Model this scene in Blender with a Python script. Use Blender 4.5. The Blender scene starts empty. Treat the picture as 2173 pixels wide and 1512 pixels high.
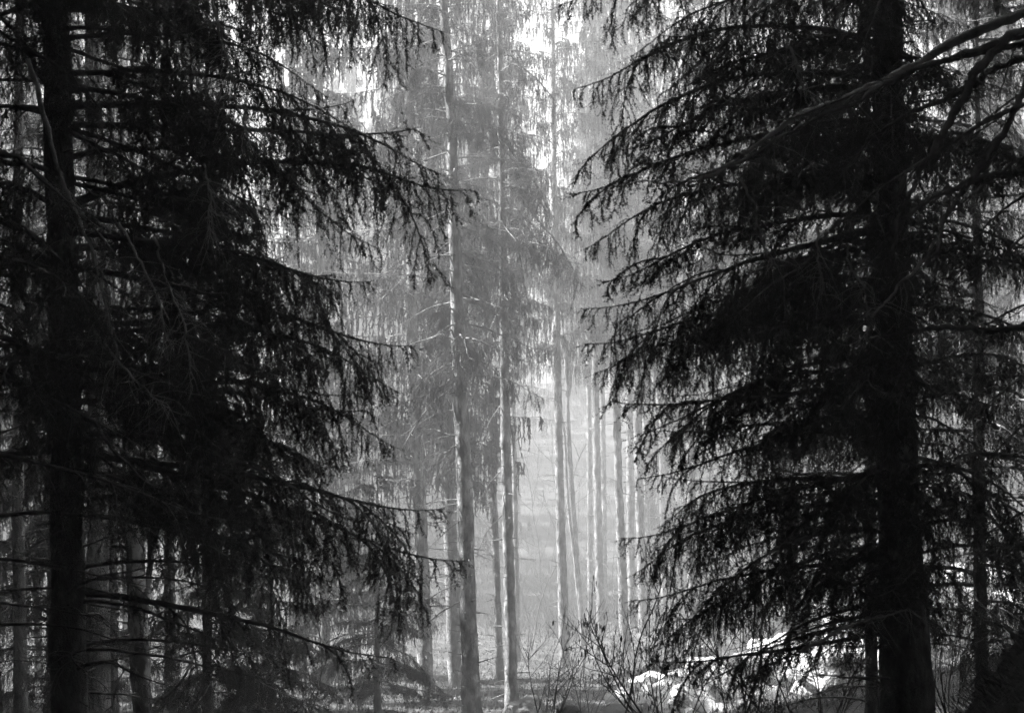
import bpy, math
import numpy as np
from mathutils import Vector, Matrix, noise as mnoise

# ------------------------------------------------------------------ camera
SC = bpy.context.scene
COL = SC.collection
F_PX, CX, CY = 5112.0, 1086.5, 756.0          # photograph is 2173 x 1512
PITCH = math.radians(5.0)
CAM = np.array([0.0, 0.0, 1.6])
cam = bpy.data.cameras.new("camera")
cam.sensor_width = 36.0
cam.lens = 36.0 * F_PX / 2173.0
cam.clip_start, cam.clip_end = 0.1, 2000.0
cam.dof.use_dof = True
cam.dof.focus_distance = 46.0
cam.dof.aperture_fstop = 5.6
cam_o = bpy.data.objects.new("camera", cam)
cam_o.location = CAM
cam_o.rotation_euler = (math.radians(90) + PITCH, 0, 0)
COL.objects.link(cam_o)
SC.camera = cam_o

# ------------------------------------------------------------------ sky, sun, exposure
SUN_AZ, SUN_EL = math.radians(74.0), math.radians(41.0)   # azimuth measured to the left of the view axis
w = bpy.data.worlds.new("World")
SC.world = w
w.use_nodes = True
nt = w.node_tree
for n in list(nt.nodes):
    nt.nodes.remove(n)
sky = nt.nodes.new("ShaderNodeTexSky")
sky.sky_type = 'NISHITA'
sky.sun_disc = False
sky.sun_elevation = SUN_EL
sky.sun_rotation = -SUN_AZ
bw = nt.nodes.new("ShaderNodeRGBToBW")        # black and white photograph
bg = nt.nodes.new("ShaderNodeBackground")
bg.inputs["Strength"].default_value = 0.05
wo = nt.nodes.new("ShaderNodeOutputWorld")
nt.links.new(sky.outputs[0], bw.inputs[0])
nt.links.new(bw.outputs[0], bg.inputs["Color"])
nt.links.new(bg.outputs[0], wo.inputs["Surface"])

sun = bpy.data.lights.new("sun", 'SUN')
sun.energy = 5.0
sun.angle = math.radians(0.5)
sun.color = (1, 1, 1)
sun_o = bpy.data.objects.new("sun", sun)
sdir = Vector((-math.sin(SUN_AZ) * math.cos(SUN_EL), math.cos(SUN_AZ) * math.cos(SUN_EL), math.sin(SUN_EL)))
sun_o.rotation_euler = sdir.to_track_quat('Z', 'Y').to_euler()
sun_o.location = (-40, 20, 60)
COL.objects.link(sun_o)

SC.view_settings.view_transform = 'Standard'
SC.view_settings.look = 'None'
SC.view_settings.exposure = 3.05
SC.view_settings.gamma = 1.0
SC.view_settings.use_curve_mapping = False
SC.render.engine = 'CYCLES'
cy = SC.cycles
cy.use_denoising = True
cy.denoiser = 'OPENIMAGEDENOISE'
cy.denoising_input_passes = 'RGB_ALBEDO_NORMAL'
cy.denoising_prefilter = 'NONE'
cy.max_bounces = 3
cy.diffuse_bounces = 1
cy.glossy_bounces = 1
cy.transmission_bounces = 1
cy.volume_bounces = 0
cy.transparent_max_bounces = 4
cy.use_adaptive_sampling = True
cy.adaptive_threshold = 0.02
cy.adaptive_min_samples = 24
cy.caustics_reflective = cy.caustics_refractive = False
cy.sample_clamp_indirect = 3.0
HAZE_DENSITY = 0.0082

# ------------------------------------------------------------------ helpers
def P(px, py, d):
    """world point on the ray of photograph pixel (px, py) at the distance d in front of the camera"""
    u, v = (px - CX) / F_PX, (CY - py) / F_PX
    y = math.cos(PITCH) - v * math.sin(PITCH)
    z = math.sin(PITCH) + v * math.cos(PITCH)
    s = d / y
    return np.array([CAM[0] + u * s, CAM[1] + d, CAM[2] + z * s])

def smooth(a, b, x):
    t = min(1.0, max(0.0, (x - a) / (b - a)))
    return t * t * (3 - 2 * t)

_GY = [-40, 0, 20, 45, 62, 75, 90, 110, 150, 210]
_GZ = [0.4, 0.0, -0.35, -1.25, -1.15, -0.8, -0.1, 1.6, 9, 18]
def ground_z(x, y):
    z = float(np.interp(y, _GY, _GZ))
    z += 0.235 * max(0.0, min(x, 30) - 2.0) * smooth(24, 36, y) * (1 - smooth(75, 110, y))
    z += 2.6 * math.exp(-((x - 4.5) / 1.4) ** 2 - ((y - 16) / 2.2) ** 2)
    z += 0.5 * max(0.0, min(-x, 32) - 4.5 - 0.2125 * max(0.0, y)) * (1 - smooth(42, 52, y))        # unseen wooded hillside, added at the left to shade the viewpoint
    z += (0.10 - 0.07 * smooth(75, 95, y)) * mnoise.noise(Vector((x * 0.45, y * 0.45, 0))) + 0.04 * mnoise.noise(Vector((x * 1.7, y * 1.7, 3)))
    return z

def new_mesh(name, V, F, mats, midx=None, smooth_shade=False):
    V = np.asarray(V, dtype=np.float32)
    F = np.asarray(F, dtype=np.int32)
    me = bpy.data.meshes.new(name)
    me.vertices.add(len(V))
    me.vertices.foreach_set("co", V.ravel())
    k = F.shape[1]
    me.loops.add(F.size)
    me.loops.foreach_set("vertex_index", F.ravel())
    me.polygons.add(len(F))
    me.polygons.foreach_set("loop_start", np.arange(0, F.size, k, dtype=np.int32))
    for m in (mats if isinstance(mats, (list, tuple)) else [mats]):
        me.materials.append(m)
    if midx is not None:
        me.polygons.foreach_set("material_index", np.asarray(midx, dtype=np.int32))
    if smooth_shade:
        me.polygons.foreach_set("use_smooth", np.ones(len(F), dtype=bool))
    me.update(calc_edges=True)
    return me

class MB:
    """collects triangles; several pieces of ONE part"""
    def __init__(self):
        self.V, self.F, self.n = [], [], 0
    def add(self, V, F):
        if len(F) == 0:
            return
        self.V.append(np.asarray(V, dtype=np.float32))
        self.F.append(np.asarray(F, dtype=np.int32) + self.n)
        self.n += len(V)
    def mesh(self, name, mat, smooth_shade=False):
        return new_mesh(name, np.concatenate(self.V), np.concatenate(self.F), mat, None, smooth_shade)

def unit(a):
    a = np.asarray(a, dtype=float)
    return a / np.maximum(np.linalg.norm(a, axis=-1, keepdims=True), 1e-9)

def tube(pts, rad, seg=6, rng=None, rough=0.0):
    pts = np.asarray(pts, dtype=float)
    rad = np.asarray(rad, dtype=float)
    n = len(pts)
    tan = unit(np.gradient(pts, axis=0))
    ref = np.array([0.0, 1.0, 0.0]) if abs(tan[0][1]) < 0.8 else np.array([1.0, 0, 0])
    a = unit(np.cross(tan, ref))
    b = np.cross(tan, a)
    th = np.linspace(0, 2 * np.pi, seg, endpoint=False)
    rr = rad[:, None] * np.ones((n, seg))
    if rough and rng is not None:
        rr = rr * (1 + rough * rng.normal(0, 1, (n, seg)))
    V = pts[:, None, :] + rr[..., None] * (np.cos(th)[None, :, None] * a[:, None, :] + np.sin(th)[None, :, None] * b[:, None, :])
    V = V.reshape(-1, 3)
    i = np.arange(n - 1)[:, None] * seg
    j = np.arange(seg)[None, :]
    j2 = (j + 1) % seg
    q = np.stack([i + j, i + j2, i + seg + j2, i + seg + j], -1).reshape(-1, 4)
    F = np.concatenate([q[:, [0, 1, 2]], q[:, [0, 2, 3]]])
    return V, F

def needles(rng, start, direc, length, k, nl, nw):
    """k needle blades along each shoot"""
    N = len(start)
    if N == 0:
        return np.zeros((0, 3)), np.zeros((0, 3), int)
    i = np.repeat(np.arange(N), k)
    s = rng.random(N * k)
    D = direc[i]
    p = start[i] + D * (length[i] * s)[:, None]
    rad = unit(np.cross(D, rng.normal(0, 1, (N * k, 3))))
    nd = unit(0.62 * D + 0.78 * rad)
    l = nl * (0.65 + 0.6 * rng.random(N * k)) * (1.0 - 0.45 * s)
    V = np.empty((N * k, 3, 3))
    V[:, 0] = p - D * nw
    V[:, 1] = p + D * nw
    V[:, 2] = p + nd * l[:, None]
    return V.reshape(-1, 3), np.arange(N * k * 3).reshape(-1, 3)

def sticks(rng, start, end, wid):
    """one thin blade for each twiglet"""
    N = len(start)
    if N == 0:
        return np.zeros((0, 3)), np.zeros((0, 3), int)
    D = unit(end - start)
    s = unit(np.cross(D, rng.normal(0, 1, (N, 3))))
    V = np.empty((N, 3, 3))
    V[:, 0] = start - s * wid
    V[:, 1] = start + s * wid
    V[:, 2] = end
    return V.reshape(-1, 3), np.arange(N * 3).reshape(-1, 3)

# ------------------------------------------------------------------ materials (grey: the photograph has no colour)
def mat_new(name):
    m = bpy.data.materials.new(name)
    m.use_nodes = True
    t = m.node_tree
    for n in list(t.nodes):
        t.nodes.remove(n)
    return m, t, t.nodes.new("ShaderNodeOutputMaterial")

def ramp(t, fac, stops):
    r = t.nodes.new("ShaderNodeValToRGB")
    els = r.color_ramp.elements
    while len(els) < len(stops):
        els.new(0.5)
    for e, (p, v) in zip(els, stops):
        e.position = p
        e.color = (v, v, v, 1)
    t.links.new(fac, r.inputs[0])
    return r.outputs[0]

def noise_tex(t, scale, detail=4, rough=0.6, stretch=None):
    tc = t.nodes.new("ShaderNodeTexCoord")
    n = t.nodes.new("ShaderNodeTexNoise")
    n.inputs["Scale"].default_value = scale
    n.inputs["Detail"].default_value = detail
    n.inputs["Roughness"].default_value = rough
    if stretch:
        mp = t.nodes.new("ShaderNodeMapping")
        mp.inputs["Scale"].default_value = stretch
        t.links.new(tc.outputs["Object"], mp.inputs[0])
        t.links.new(mp.outputs[0], n.inputs["Vector"])
    else:
        t.links.new(tc.outputs["Object"], n.inputs["Vector"])
    return n.outputs[0]

def mat_surface(name, stops, scale, detail=5, stretch=None, bump=0.0, bscale=None, bdist=0.02):
    m, t, out = mat_new(name)
    f = noise_tex(t, scale, detail, 0.65, stretch)
    c = ramp(t, f, stops)
    d = t.nodes.new("ShaderNodeBsdfDiffuse")
    t.links.new(c, d.inputs["Color"])
    if bump:
        b = t.nodes.new("ShaderNodeBump")
        b.inputs["Strength"].default_value = bump
        b.inputs["Distance"].default_value = bdist
        t.links.new(noise_tex(t, bscale or scale * 3, 4, 0.7, stretch), b.inputs["Height"])
        t.links.new(b.outputs[0], d.inputs["Normal"])
    t.links.new(d.outputs[0], out.inputs["Surface"])
    return m

def mat_needle(name, lo, hi):
    m, t, out = mat_new(name)
    c = ramp(t, noise_tex(t, 3.0, 3), [(0.3, lo), (0.7, hi)])
    d = t.nodes.new("ShaderNodeBsdfDiffuse")
    tr = t.nodes.new("ShaderNodeBsdfTranslucent")
    mx = t.nodes.new("ShaderNodeMixShader")
    mx.inputs[0].default_value = 0.33
    for s in (d, tr):
        t.links.new(c, s.inputs["Color"])
    t.links.new(d.outputs[0], mx.inputs[1])
    t.links.new(tr.outputs[0], mx.inputs[2])
    t.links.new(mx.outputs[0], out.inputs["Surface"])
    return m

M_NEEDLE = mat_needle("spruce_needles", 0.06, 0.12)
M_TWIG = mat_surface("twig_bark", [(0.38, 0.11), (0.55, 0.24), (0.7, 0.45)], 6.0)
M_BARK = mat_surface("spruce_bark", [(0.36, 0.10), (0.5, 0.22), (0.62, 0.42)], 7.0, 8, (1, 1, 0.5), 1.0, 26.0, 0.05)
M_PALE = mat_surface("lichen_bark", [(0.42, 0.08), (0.5, 0.18), (0.55, 0.5), (0.7, 0.6)], 5.0, 6, (1, 1, 0.4), 0.6, 14.0, 0.02)
M_LICHEN = mat_surface("pale_lichen", [(0.36, 0.22), (0.46, 0.5), (0.6, 0.66)], 6.0, 6, None, 0.8, 30.0, 0.02)
M_SHRUB = mat_surface("shrub_bark", [(0.4, 0.08), (0.7, 0.14)], 6.0)
M_GROUND = mat_surface("forest_floor", [(0.35, 0.06), (0.55, 0.12), (0.72, 0.2)], 1.6, 8, None, 1.0, 9.0, 0.06)
M_LITTER = mat_surface("leaf_litter", [(0.35, 0.10), (0.65, 0.28)], 2.5)
M_GRASS = mat_surface("dry_grass", [(0.35, 0.10), (0.65, 0.25)], 2.5)
M_SNOW = mat_surface("white_rock", [(0.34, 0.42), (0.46, 0.68), (0.62, 0.82)], 3.0, 8, None, 0.8, 7.0, 0.06)
M_STONE = mat_surface("grey_rock", [(0.3, 0.16), (0.6, 0.34)], 2.0, 6, None, 0.7, 6.0, 0.04)

# ------------------------------------------------------------------ objects
def link(name, data, parent=None):
    o = bpy.data.objects.new(name, data)
    COL.objects.link(o)
    if parent is not None:
        o.parent = parent
    return o

def tag(o, label=None, cat=None, group=None, kind=None):
    if label: o["label"] = label
    if cat: o["category"] = cat
    if group: o["group"] = group
    if kind: o["kind"] = kind
    return o

# ------------------------------------------------------------------ ground
def build_ground():
    xs = np.concatenate([np.linspace(-64, -20, 30), np.linspace(-19, 19, 110), np.linspace(20, 64, 30)])
    ys = np.concatenate([np.linspace(-38, 10, 24), np.linspace(11, 95, 230), np.linspace(97, 205, 55)])
    V = np.array([[x, y, ground_z(x, y)] for y in ys for x in xs])
    nx, ny = len(xs), len(ys)
    i = np.arange(ny - 1)[:, None] * nx
    j = np.arange(nx - 1)[None, :]
    q = np.stack([i + j, i + j + 1, i + nx + j + 1, i + nx + j], -1).reshape(-1, 4)
    tag(link("ground", new_mesh("ground", V, q, M_GROUND, None, True)), kind="structure")
build_ground()

# ------------------------------------------------------------------ branch library
def branch_axis(rng, L, pitch, sag, uptip, n=26):
    t = np.linspace(0, 1, n)
    ang = np.radians(pitch + 14 * sag * (1 - 2.2 * t) + uptip * np.clip((t - 0.7) / 0.3, 0, 1) ** 1.5)
    yaw = np.cumsum(rng.normal(0, 0.085, n))
    yaw -= yaw[0]
    ang = ang + np.cumsum(rng.normal(0, 0.05, n))
    d = np.stack([np.cos(ang) * np.cos(yaw), np.cos(ang) * np.sin(yaw), np.sin(ang)], 1)
    p = np.concatenate([[[0, 0, 0]], np.cumsum(d[:-1] * (L / (n - 1)), axis=0)])
    return t, p, unit(np.gradient(p, axis=0))

def make_branch(seed, L, pitch, hang, step, l2, shoot_step, k, t0=0.2, dead=0.0, sag=1.0, uptip=22, nl=0.024, nw=0.004, boughs=0):
    """a spruce branch along local +X: wood mesh, needle mesh, tip vector"""
    rng = np.random.default_rng(seed)
    t, ax, tan = branch_axis(rng, L, pitch, sag, uptip)
    wood = MB()
    wood.add(*tube(ax, np.interp(t, [0, 1], [0.0095 * L + 0.004, 0.003]), 5))
    S, D, LN = [], [], []
    bare_s, bare_e = [], []
    axes = [(t, ax, tan, L, t0, l2, step)]
    for q in range(boughs):
        tt = t0 * 0.8 + (0.86 - t0) * (q + rng.random()) / max(1, boughs)
        i0 = min(len(ax) - 2, int(tt * (len(ax) - 1)))
        side = 1 if q % 2 else -1
        td = tan[i0]
        lat = unit(np.cross([0, 0, 1], td)) * side
        bl = L * (0.2 + 0.26 * rng.random()) * (1.15 - 0.65 * tt)
        n = 12
        dd = unit(td * (0.7 + 0.5 * rng.random()) + lat * 0.9 + np.array([0, 0, rng.normal(0.0, 0.3)]))
        pts = [ax[i0]]
        drp = rng.normal(-0.10, 0.08)
        for k2 in range(n - 1):
            dd = unit(dd + rng.normal(0, 0.06, 3) + np.array([0, 0, drp]))
            pts.append(pts[-1] + dd * bl / (n - 1))
        pts = np.array(pts)
        wood.add(*tube(pts, np.linspace(0.0035 * L, 0.0025, n), 4))
        axes.append((np.linspace(0, 1, n), pts, unit(np.gradient(pts, axis=0)), bl, 0.12, l2 * 0.72, step * 1.15))
        if dead < 0.9:
            S.append(pts[5:-1]); D.append(unit(pts[6:] - pts[5:-1])); LN.append(np.full(n - 6, bl / (n - 1)))
    for (t_, ax_, tan_, L_, t0_, l2_, step_) in axes:
      npos = max(3, int(L_ * (1 - t0_) / step_))
      ph = rng.random() * 6.28
      for q in range(npos):
        tt = t0_ + (1 - t0_) * (q + rng.random() * 0.95) / npos
        base = np.array([np.interp(tt, t_, ax_[:, c]) for c in range(3)])
        td = unit(np.array([np.interp(tt, t_, tan_[:, c]) for c in range(3)]))
        side = 1 if q % 2 else -1
        lat = unit(np.cross([0, 0, 1], td)) * side
        prof = np.interp(tt, [0, t0_, t0_ + 0.15, 0.55, 0.85, 1.0], [0.2, 0.35, 0.8, 1.0, 0.6, 0.28])
        clump = 0.72 + 0.4 * math.sin(tt * L_ * 7.0 + ph) * rng.random()
        ln = l2_ * prof * clump * (0.4 + 0.85 * rng.random())
        fw = 0.35 + 0.7 * rng.random()
        hg = min(1.0, hang * (0.55 + 0.65 * rng.random()))
        d0 = unit(td * fw + lat * (0.9 + 0.2 * rng.random()) + np.array([0, 0, rng.normal(-0.02, 0.28)]))
        m = max(4, int(ln / 0.05))
        pts = [base]
        wob = rng.normal(0, 0.14, 3)
        for s in range(m):
            f = (s + 1) / m
            h = hg * min(1.0, f * 1.7)
            dd = unit(d0 * (1 - h) + np.array([0, 0, -1.0]) * h + wob * 0.7 + rng.normal(0, 0.08, 3))
            pts.append(pts[-1] + dd * (ln / m))
        pts = np.array(pts)
        wood.add(*tube(pts, np.linspace(0.0042, 0.0014, len(pts)), 3))
        isdead = rng.random() < dead
        seglen = ln / m
        ns = max(2, int(ln / shoot_step))
        f = np.sort(rng.random(ns)) ** 0.9
        x = np.clip(f * m, 0, m - 1e-4)
        ii = x.astype(int)
        pos = pts[ii] + (pts[ii + 1] - pts[ii]) * (x - ii)[:, None]
        dv = unit(pts[ii + 1] - pts[ii])
        rd = unit(np.cross(dv, rng.normal(0, 1, (ns, 3))) + 0.5 * np.array([0, 0, -hang]))
        sd = unit(dv * (0.65 + 0.4 * rng.random((ns, 1))) + rd * 0.8)
        sl = (0.06 + 0.10 * rng.random(ns)) * np.interp(f, [0, 0.6, 1], [1.15, 1.0, 0.6])
        if isdead:
            keep = rng.random(ns) < 0.6
            bare_s.append(pos[keep]); bare_e.append((pos + sd * (sl * 1.6)[:, None])[keep])
        else:
            S.append(pos); D.append(sd); LN.append(sl)
            S.append(pts[:-1]); D.append(unit(pts[1:] - pts[:-1])); LN.append(np.full(m, seglen))
            bare_s.append(pos); bare_e.append(pos + sd * sl[:, None])
    # leading shoot of the branch
    n0 = int(len(ax) * 0.75)
    if dead < 0.9:
        S.append(ax[n0:-1]); D.append(unit(ax[n0 + 1:] - ax[n0:-1])); LN.append(np.full(len(ax) - n0 - 1, L / (len(ax) - 1)))
    bs, be = np.concatenate(bare_s), np.concatenate(bare_e)
    wood.add(*sticks(rng, bs, be, 0.0016))
    wm = wood.mesh("branch_wood", M_TWIG)
    fm = None
    if S:
        V, F = needles(rng, np.concatenate(S), np.concatenate(D), np.concatenate(LN), k, nl, nw)
        fm = new_mesh("branch_needles", V, F, M_NEEDLE)
    return dict(wood=wm, leaf=fm, tip=ax[-1], L=float(np.linalg.norm(ax[-1])), pitch=math.degrees(math.atan2(ax[-1][2], math.hypot(ax[-1][0], ax[-1][1]))), yaw=math.atan2(ax[-1][1], ax[-1][0]))

LIB = {}
def build_library():
    s = 100
    R = np.random.default_rng(5)
    LIB["A"] = []
    for pt in (-30, -18, -6, 8):
        for v in range(3):
            s += 1
            LIB["A"].append(make_branch(s, 3.0, pt, 0.97, 0.05, 0.8, 0.031, 14, 0.14, 0.07, 0.5 + 1.9 * R.random(), 5 + 35 * R.random(), boughs=9))
    LIB["B"] = []
    for pt in (-24, -8, 8):
        for v in range(2):
            s += 1
            LIB["B"].append(make_branch(s, 2.0, pt, 0.6, 0.04, 0.46, 0.03, 14, 0.12, 0.05, 0.4 + 1.6 * R.random(), 28, boughs=8))
    LIB["C"] = []
    for pt in (-16, 4):
        for v in range(3):
            s += 1
            LIB["C"].append(make_branch(s, 2.0, pt, 0.9, 0.085, 0.55, 0.03, 10, 0.22, 0.35, 0.6 + 0.8 * R.random(), 15, boughs=3))
    LIB["P"] = []
    for pt in (-22, -6, 8):
        for v in range(3):
            s += 1
            LIB["P"].append(make_branch(s, 2.0, pt, 1.0, 0.075, 0.85, 0.021, 9, 0.2, 0.1, 0.5 + 0.9 * R.random(), 18, nl=0.03, nw=0.0055, boughs=3))
    LIB["D"] = []
    for pt in (-12, 4):
        for v in range(3):
            s += 1
            LIB["D"].append(make_branch(s, 1.8, pt, 0.3, 0.09, 0.42, 0.05, 0, 0.12, 1.0, 0.7, 5, boughs=3))
build_library()

def put_branch(tree, root, rng, kind, base, length, yaw, pitch, foliage=True):
    c = [(abs(b["pitch"] - pitch) + rng.random() * 5, i) for i, b in enumerate(LIB[kind])]
    b = LIB[kind][min(c)[1]]
    o = link("branch", b["wood"], tree)
    o.location = Vector(base) - root
    s = length / b["L"]
    o.scale = (s, s * (1 if rng.random() < 0.5 else -1), s)
    yy = b["yaw"] * (1 if o.scale[1] > 0 else -1)
    o.rotation_euler = (rng.normal(0, 0.1), -math.radians(pitch - b["pitch"]), yaw - yy)
    if b["leaf"] is not None and foliage:
        link("needles", b["leaf"], o)
    return o

def put_branch_to(tree, root, rng, kind, base, tip):
    v = np.asarray(tip) - np.asarray(base)
    return put_branch(tree, root, rng, kind, base, float(np.linalg.norm(v)), math.atan2(v[1], v[0]),
                      math.degrees(math.atan2(v[2], math.hypot(v[0], v[1]))))

# ------------------------------------------------------------------ whole crowns for the trees further off
def make_crown(seed, H=18.0, Lmax=2.2, gap=0.34, per=3, dens=13, wd=0.017):
    """branches with long hanging strands, uneven and gappy"""
    rng = np.random.default_rng(seed)
    wood, S, E = MB(), [], []
    z = 0.0
    while z < H:
        f = z / H
        for q in range(per):
            a = rng.random() * 6.283
            L = max(0.3, Lmax * (1 - f) ** 0.55 * (0.35 + 0.75 * rng.random()))
            n = 8
            pit = np.radians(-4 + 22 * f + rng.normal(0, 10) + 14 - 40 * np.linspace(0, 1, n) + 30 * np.clip(np.linspace(-1.6, 1, n), 0, 1))
            ya = a + np.cumsum(rng.normal(0, 0.1, n))
            dd = np.stack([np.cos(pit) * np.cos(ya), np.cos(pit) * np.sin(ya), np.sin(pit)], 1)
            zb = z + rng.random() * gap
            p = np.concatenate([[[0, 0, zb]], [0, 0, zb] + np.cumsum(dd * L / n, 0)])
            wood.add(*tube(p, np.linspace(0.02, 0.005, n + 1), 3))
            ns = max(4, int(L * dens))
            u = (0.2 + 0.8 * rng.random(ns)) * n
            i = np.minimum(u.astype(int), n - 1)
            b = p[i] + (p[i + 1] - p[i]) * (u - i)[:, None]
            lat = np.stack([-dd[i][:, 1], dd[i][:, 0], np.zeros(ns)], 1) * np.sign(rng.normal(0, 1, (ns, 1)))
            hl = (0.2 + 0.95 * rng.random(ns) ** 1.6) * np.interp(u / n, [0, 0.3, 0.8, 1], [0.6, 1, 0.9, 0.4]) * min(1, 0.45 + 0.45 * L)
            out = 0.25 + 0.75 * rng.random((ns, 1))
            cur = b
            m = 7
            for s in range(m):
                k = min(1.0, 0.25 + s * 0.25)
                dn = unit((lat * 0.9 + dd[i] * 0.45) * (1 - k) * out + np.array([0, 0, -1.0]) * k + rng.normal(0, 0.10, (ns, 3)))
                nx = cur + dn * (hl / m)[:, None]
                S.append(cur); E.append(nx + dn * 0.05)
                for _ in range(2):
                    sd = unit(dn + rng.normal(0, 0.42, (ns, 3)))
                    S.append(cur + dn * (rng.random((ns, 1)) * (hl / m)[:, None]))
                    E.append(S[-1] + sd * (0.07 + 0.08 * rng.random((ns, 1))))
                cur = nx
        z += gap
    V, F = sticks(rng, np.concatenate(S), np.concatenate(E), wd)
    nw = sum(len(f) for f in wood.F)
    allV = np.concatenate(wood.V + [V]); allF = np.concatenate(wood.F + [F + wood.n])
    mi = np.concatenate([np.zeros(nw, int), np.ones(len(F), int)])
    return new_mesh("crown", allV, allF, [M_TWIG, M_NEEDLE], mi)
CROWN = [make_crown(7001), make_crown(7002, per=4), make_crown(7003), make_crown(7004, per=4, dens=15)]

# ------------------------------------------------------------------ trunks
def trunk_path(pts, d, H):
    """pts: (px, py, width px) from low to high; returns points and radii from the ground to the height H"""
    W = [P(x, y, d) for x, y, _ in pts]
    R = [0.5 * wd / F_PX * d for _, _, wd in pts]
    lo = W[0].copy()
    gx, gy = lo[0], lo[1]
    gz = ground_z(gx, gy) - 0.15
    if lo[2] > gz + 0.05:
        base = lo + (lo - W[1]) / max(1e-6, (W[1] - lo)[2]) * (lo[2] - gz) * 0.6
        base[2] = gz
        W.insert(0, base); R.insert(0, R[0] * 1.06)
    top = W[-1]
    zt = gz + H
    if zt > top[2] + 1:
        k = 6
        slope = (W[-1] - W[-2]) / max(0.3, (W[-1] - W[-2])[2])
        r1 = R[-1]
        for i in range(1, k + 1):
            z = top[2] + (zt - top[2]) * i / k
            q = top + slope * (z - top[2]) * 0.4
            q[2] = z
            W.append(q); R.append(max(0.015, r1 * (1 - i / k) + 0.01))
    W, R = np.array(W), np.array(R)
    # resample finely
    zz = np.unique(np.concatenate([np.arange(W[0][2], W[0][2] + 15, 0.22), np.linspace(W[0][2], W[-1][2], 30)]))
    zz = zz[zz <= W[-1][2]]
    path = np.stack([np.interp(zz, W[:, 2], W[:, 0]), np.interp(zz, W[:, 2], W[:, 1]), zz], 1)
    rad = np.interp(zz, W[:, 2], R)
    for _ in range(3):
        path[1:-1, :2] = 0.25 * path[:-2, :2] + 0.5 * path[1:-1, :2] + 0.25 * path[2:, :2]
    flare = 1 + 0.55 * np.exp(-(zz - zz[0]) / 0.28)
    return path, rad * flare

def trunk_mesh(rng, path, rad, mat, seg=12, stubs=30, stub_len=0.42):
    m = MB()
    pp = path + rng.normal(0, 0.006, path.shape) * np.array([1, 1, 0])
    m.add(*tube(pp, rad, seg, rng, 0.035))
    zmax = min(path[-1][2], path[0][2] + 14)
    for _ in range(stubs):
        z = path[0][2] + 0.5 + rng.random() * (zmax - path[0][2] - 0.5)
        b = np.array([np.interp(z, path[:, 2], path[:, c]) for c in range(3)])
        r = np.interp(z, path[:, 2], rad)
        a = rng.random() * 2 * math.pi
        L = r + 0.03 + stub_len * rng.random() ** 2.5
        dr = np.array([math.cos(a), math.sin(a), rng.normal(0.0, 0.2)])
        q = np.array([b + dr * r * 0.7, b + dr * (r * 0.7 + (L) * 0.5) + [0, 0, 0.004], b + dr * (r * 0.7 + L)])
        m.add(*tube(q, [0.013, 0.008, 0.003], 4))
    return m.mesh("trunk", mat, True)

def at_z(path, z):
    return np.array([np.interp(z, path[:, 2], path[:, c]) for c in range(3)])

def spruce(name, label, pts, d, H=24, live=3.0, dead=None, Lmax=2.6, gap=0.4, per=3, kinds="A", heroes=(), seed=1, group=None,
           mat=None, stubs=30, zcap=None, dead_per=1.5, cat="tree", crown=None, flat=0.0):
    rng = np.random.default_rng(seed)
    path, rad = trunk_path(pts, d, H)
    root = Vector(path[0])
    t = link(name, None)
    t.location = root
    t.empty_display_size = 0.3
    tag(t, label, cat, group)
    tm = trunk_mesh(rng, path - path[0], rad, mat or M_BARK, 12, stubs)
    link("trunk", tm, t)
    z0 = path[0][2]
    zt = z0 + H - 0.3 if zcap is None else z0 + zcap
    z = z0 + live
    if zcap is not None and crown is None:
        crown, cz = seed % 4, zcap
    else:
        cz = live
    if crown is not None:
        b0, b1 = at_z(path, z0 + cz), at_z(path, z0 + H)
        o = link("crown", CROWN[crown], t)
        o.location = Vector(b0) - root
        k = Lmax * ((H - cz) / (H - live)) ** 0.75 / 2.2
        kz = float(np.linalg.norm(b1 - b0)) / 18.0
        o.rotation_mode = 'QUATERNION'
        o.rotation_quaternion = Vector(b1 - b0).to_track_quat('Z', 'Y') @ Matrix.Rotation(rng.random() * 6.283, 3, 'Z').to_quaternion()
        o.scale = (k, k, kz)
        if zcap is None:
            z = 1e9
    while z < zt:
        f = (z - z0 - live) / max(1.0, H - live)
        ln = Lmax * (1 - f) ** 0.75 * (0.75 + 0.25 * min(1.0, (z - z0 - live) / 2 + 0.4))
        for q in range(per):
            zz = z + rng.random() * gap
            if zz > z0 + H - 0.2:
                continue
            a = rng.random() * 2 * math.pi
            kd = kinds[rng.integers(len(kinds))]
            put_branch(t, root, rng, kd, at_z(path, zz), max(0.5, ln * (0.7 + 0.45 * rng.random())), a, -16 + 26 * f + rng.normal(0, 7))
        z += gap
    if dead is not None:
        z = z0 + dead
        while z < z0 + live:
            for q in range(int(dead_per + rng.random())):
                zz = z + rng.random() * gap
                put_branch(t, root, rng, "D", at_z(path, zz), Lmax * (0.3 + 0.45 * rng.random()), rng.random() * 6.283, rng.normal(-4, 7))
            z += gap
    for h in heroes:
        (by, tx, ty, kd) = h[:4]
        by = by + flat * (ty - by) + rng.normal(0, 38)
        dd = h[4] if len(h) > 4 else rng.normal(0, 0.35)
        # base on the trunk at photograph row by
        zz = P(pts[0][0], by, d)[2]
        put_branch_to(t, root, rng, kd, at_z(path, zz), P(tx, ty, d + dd))
    return t, root, path

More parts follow.
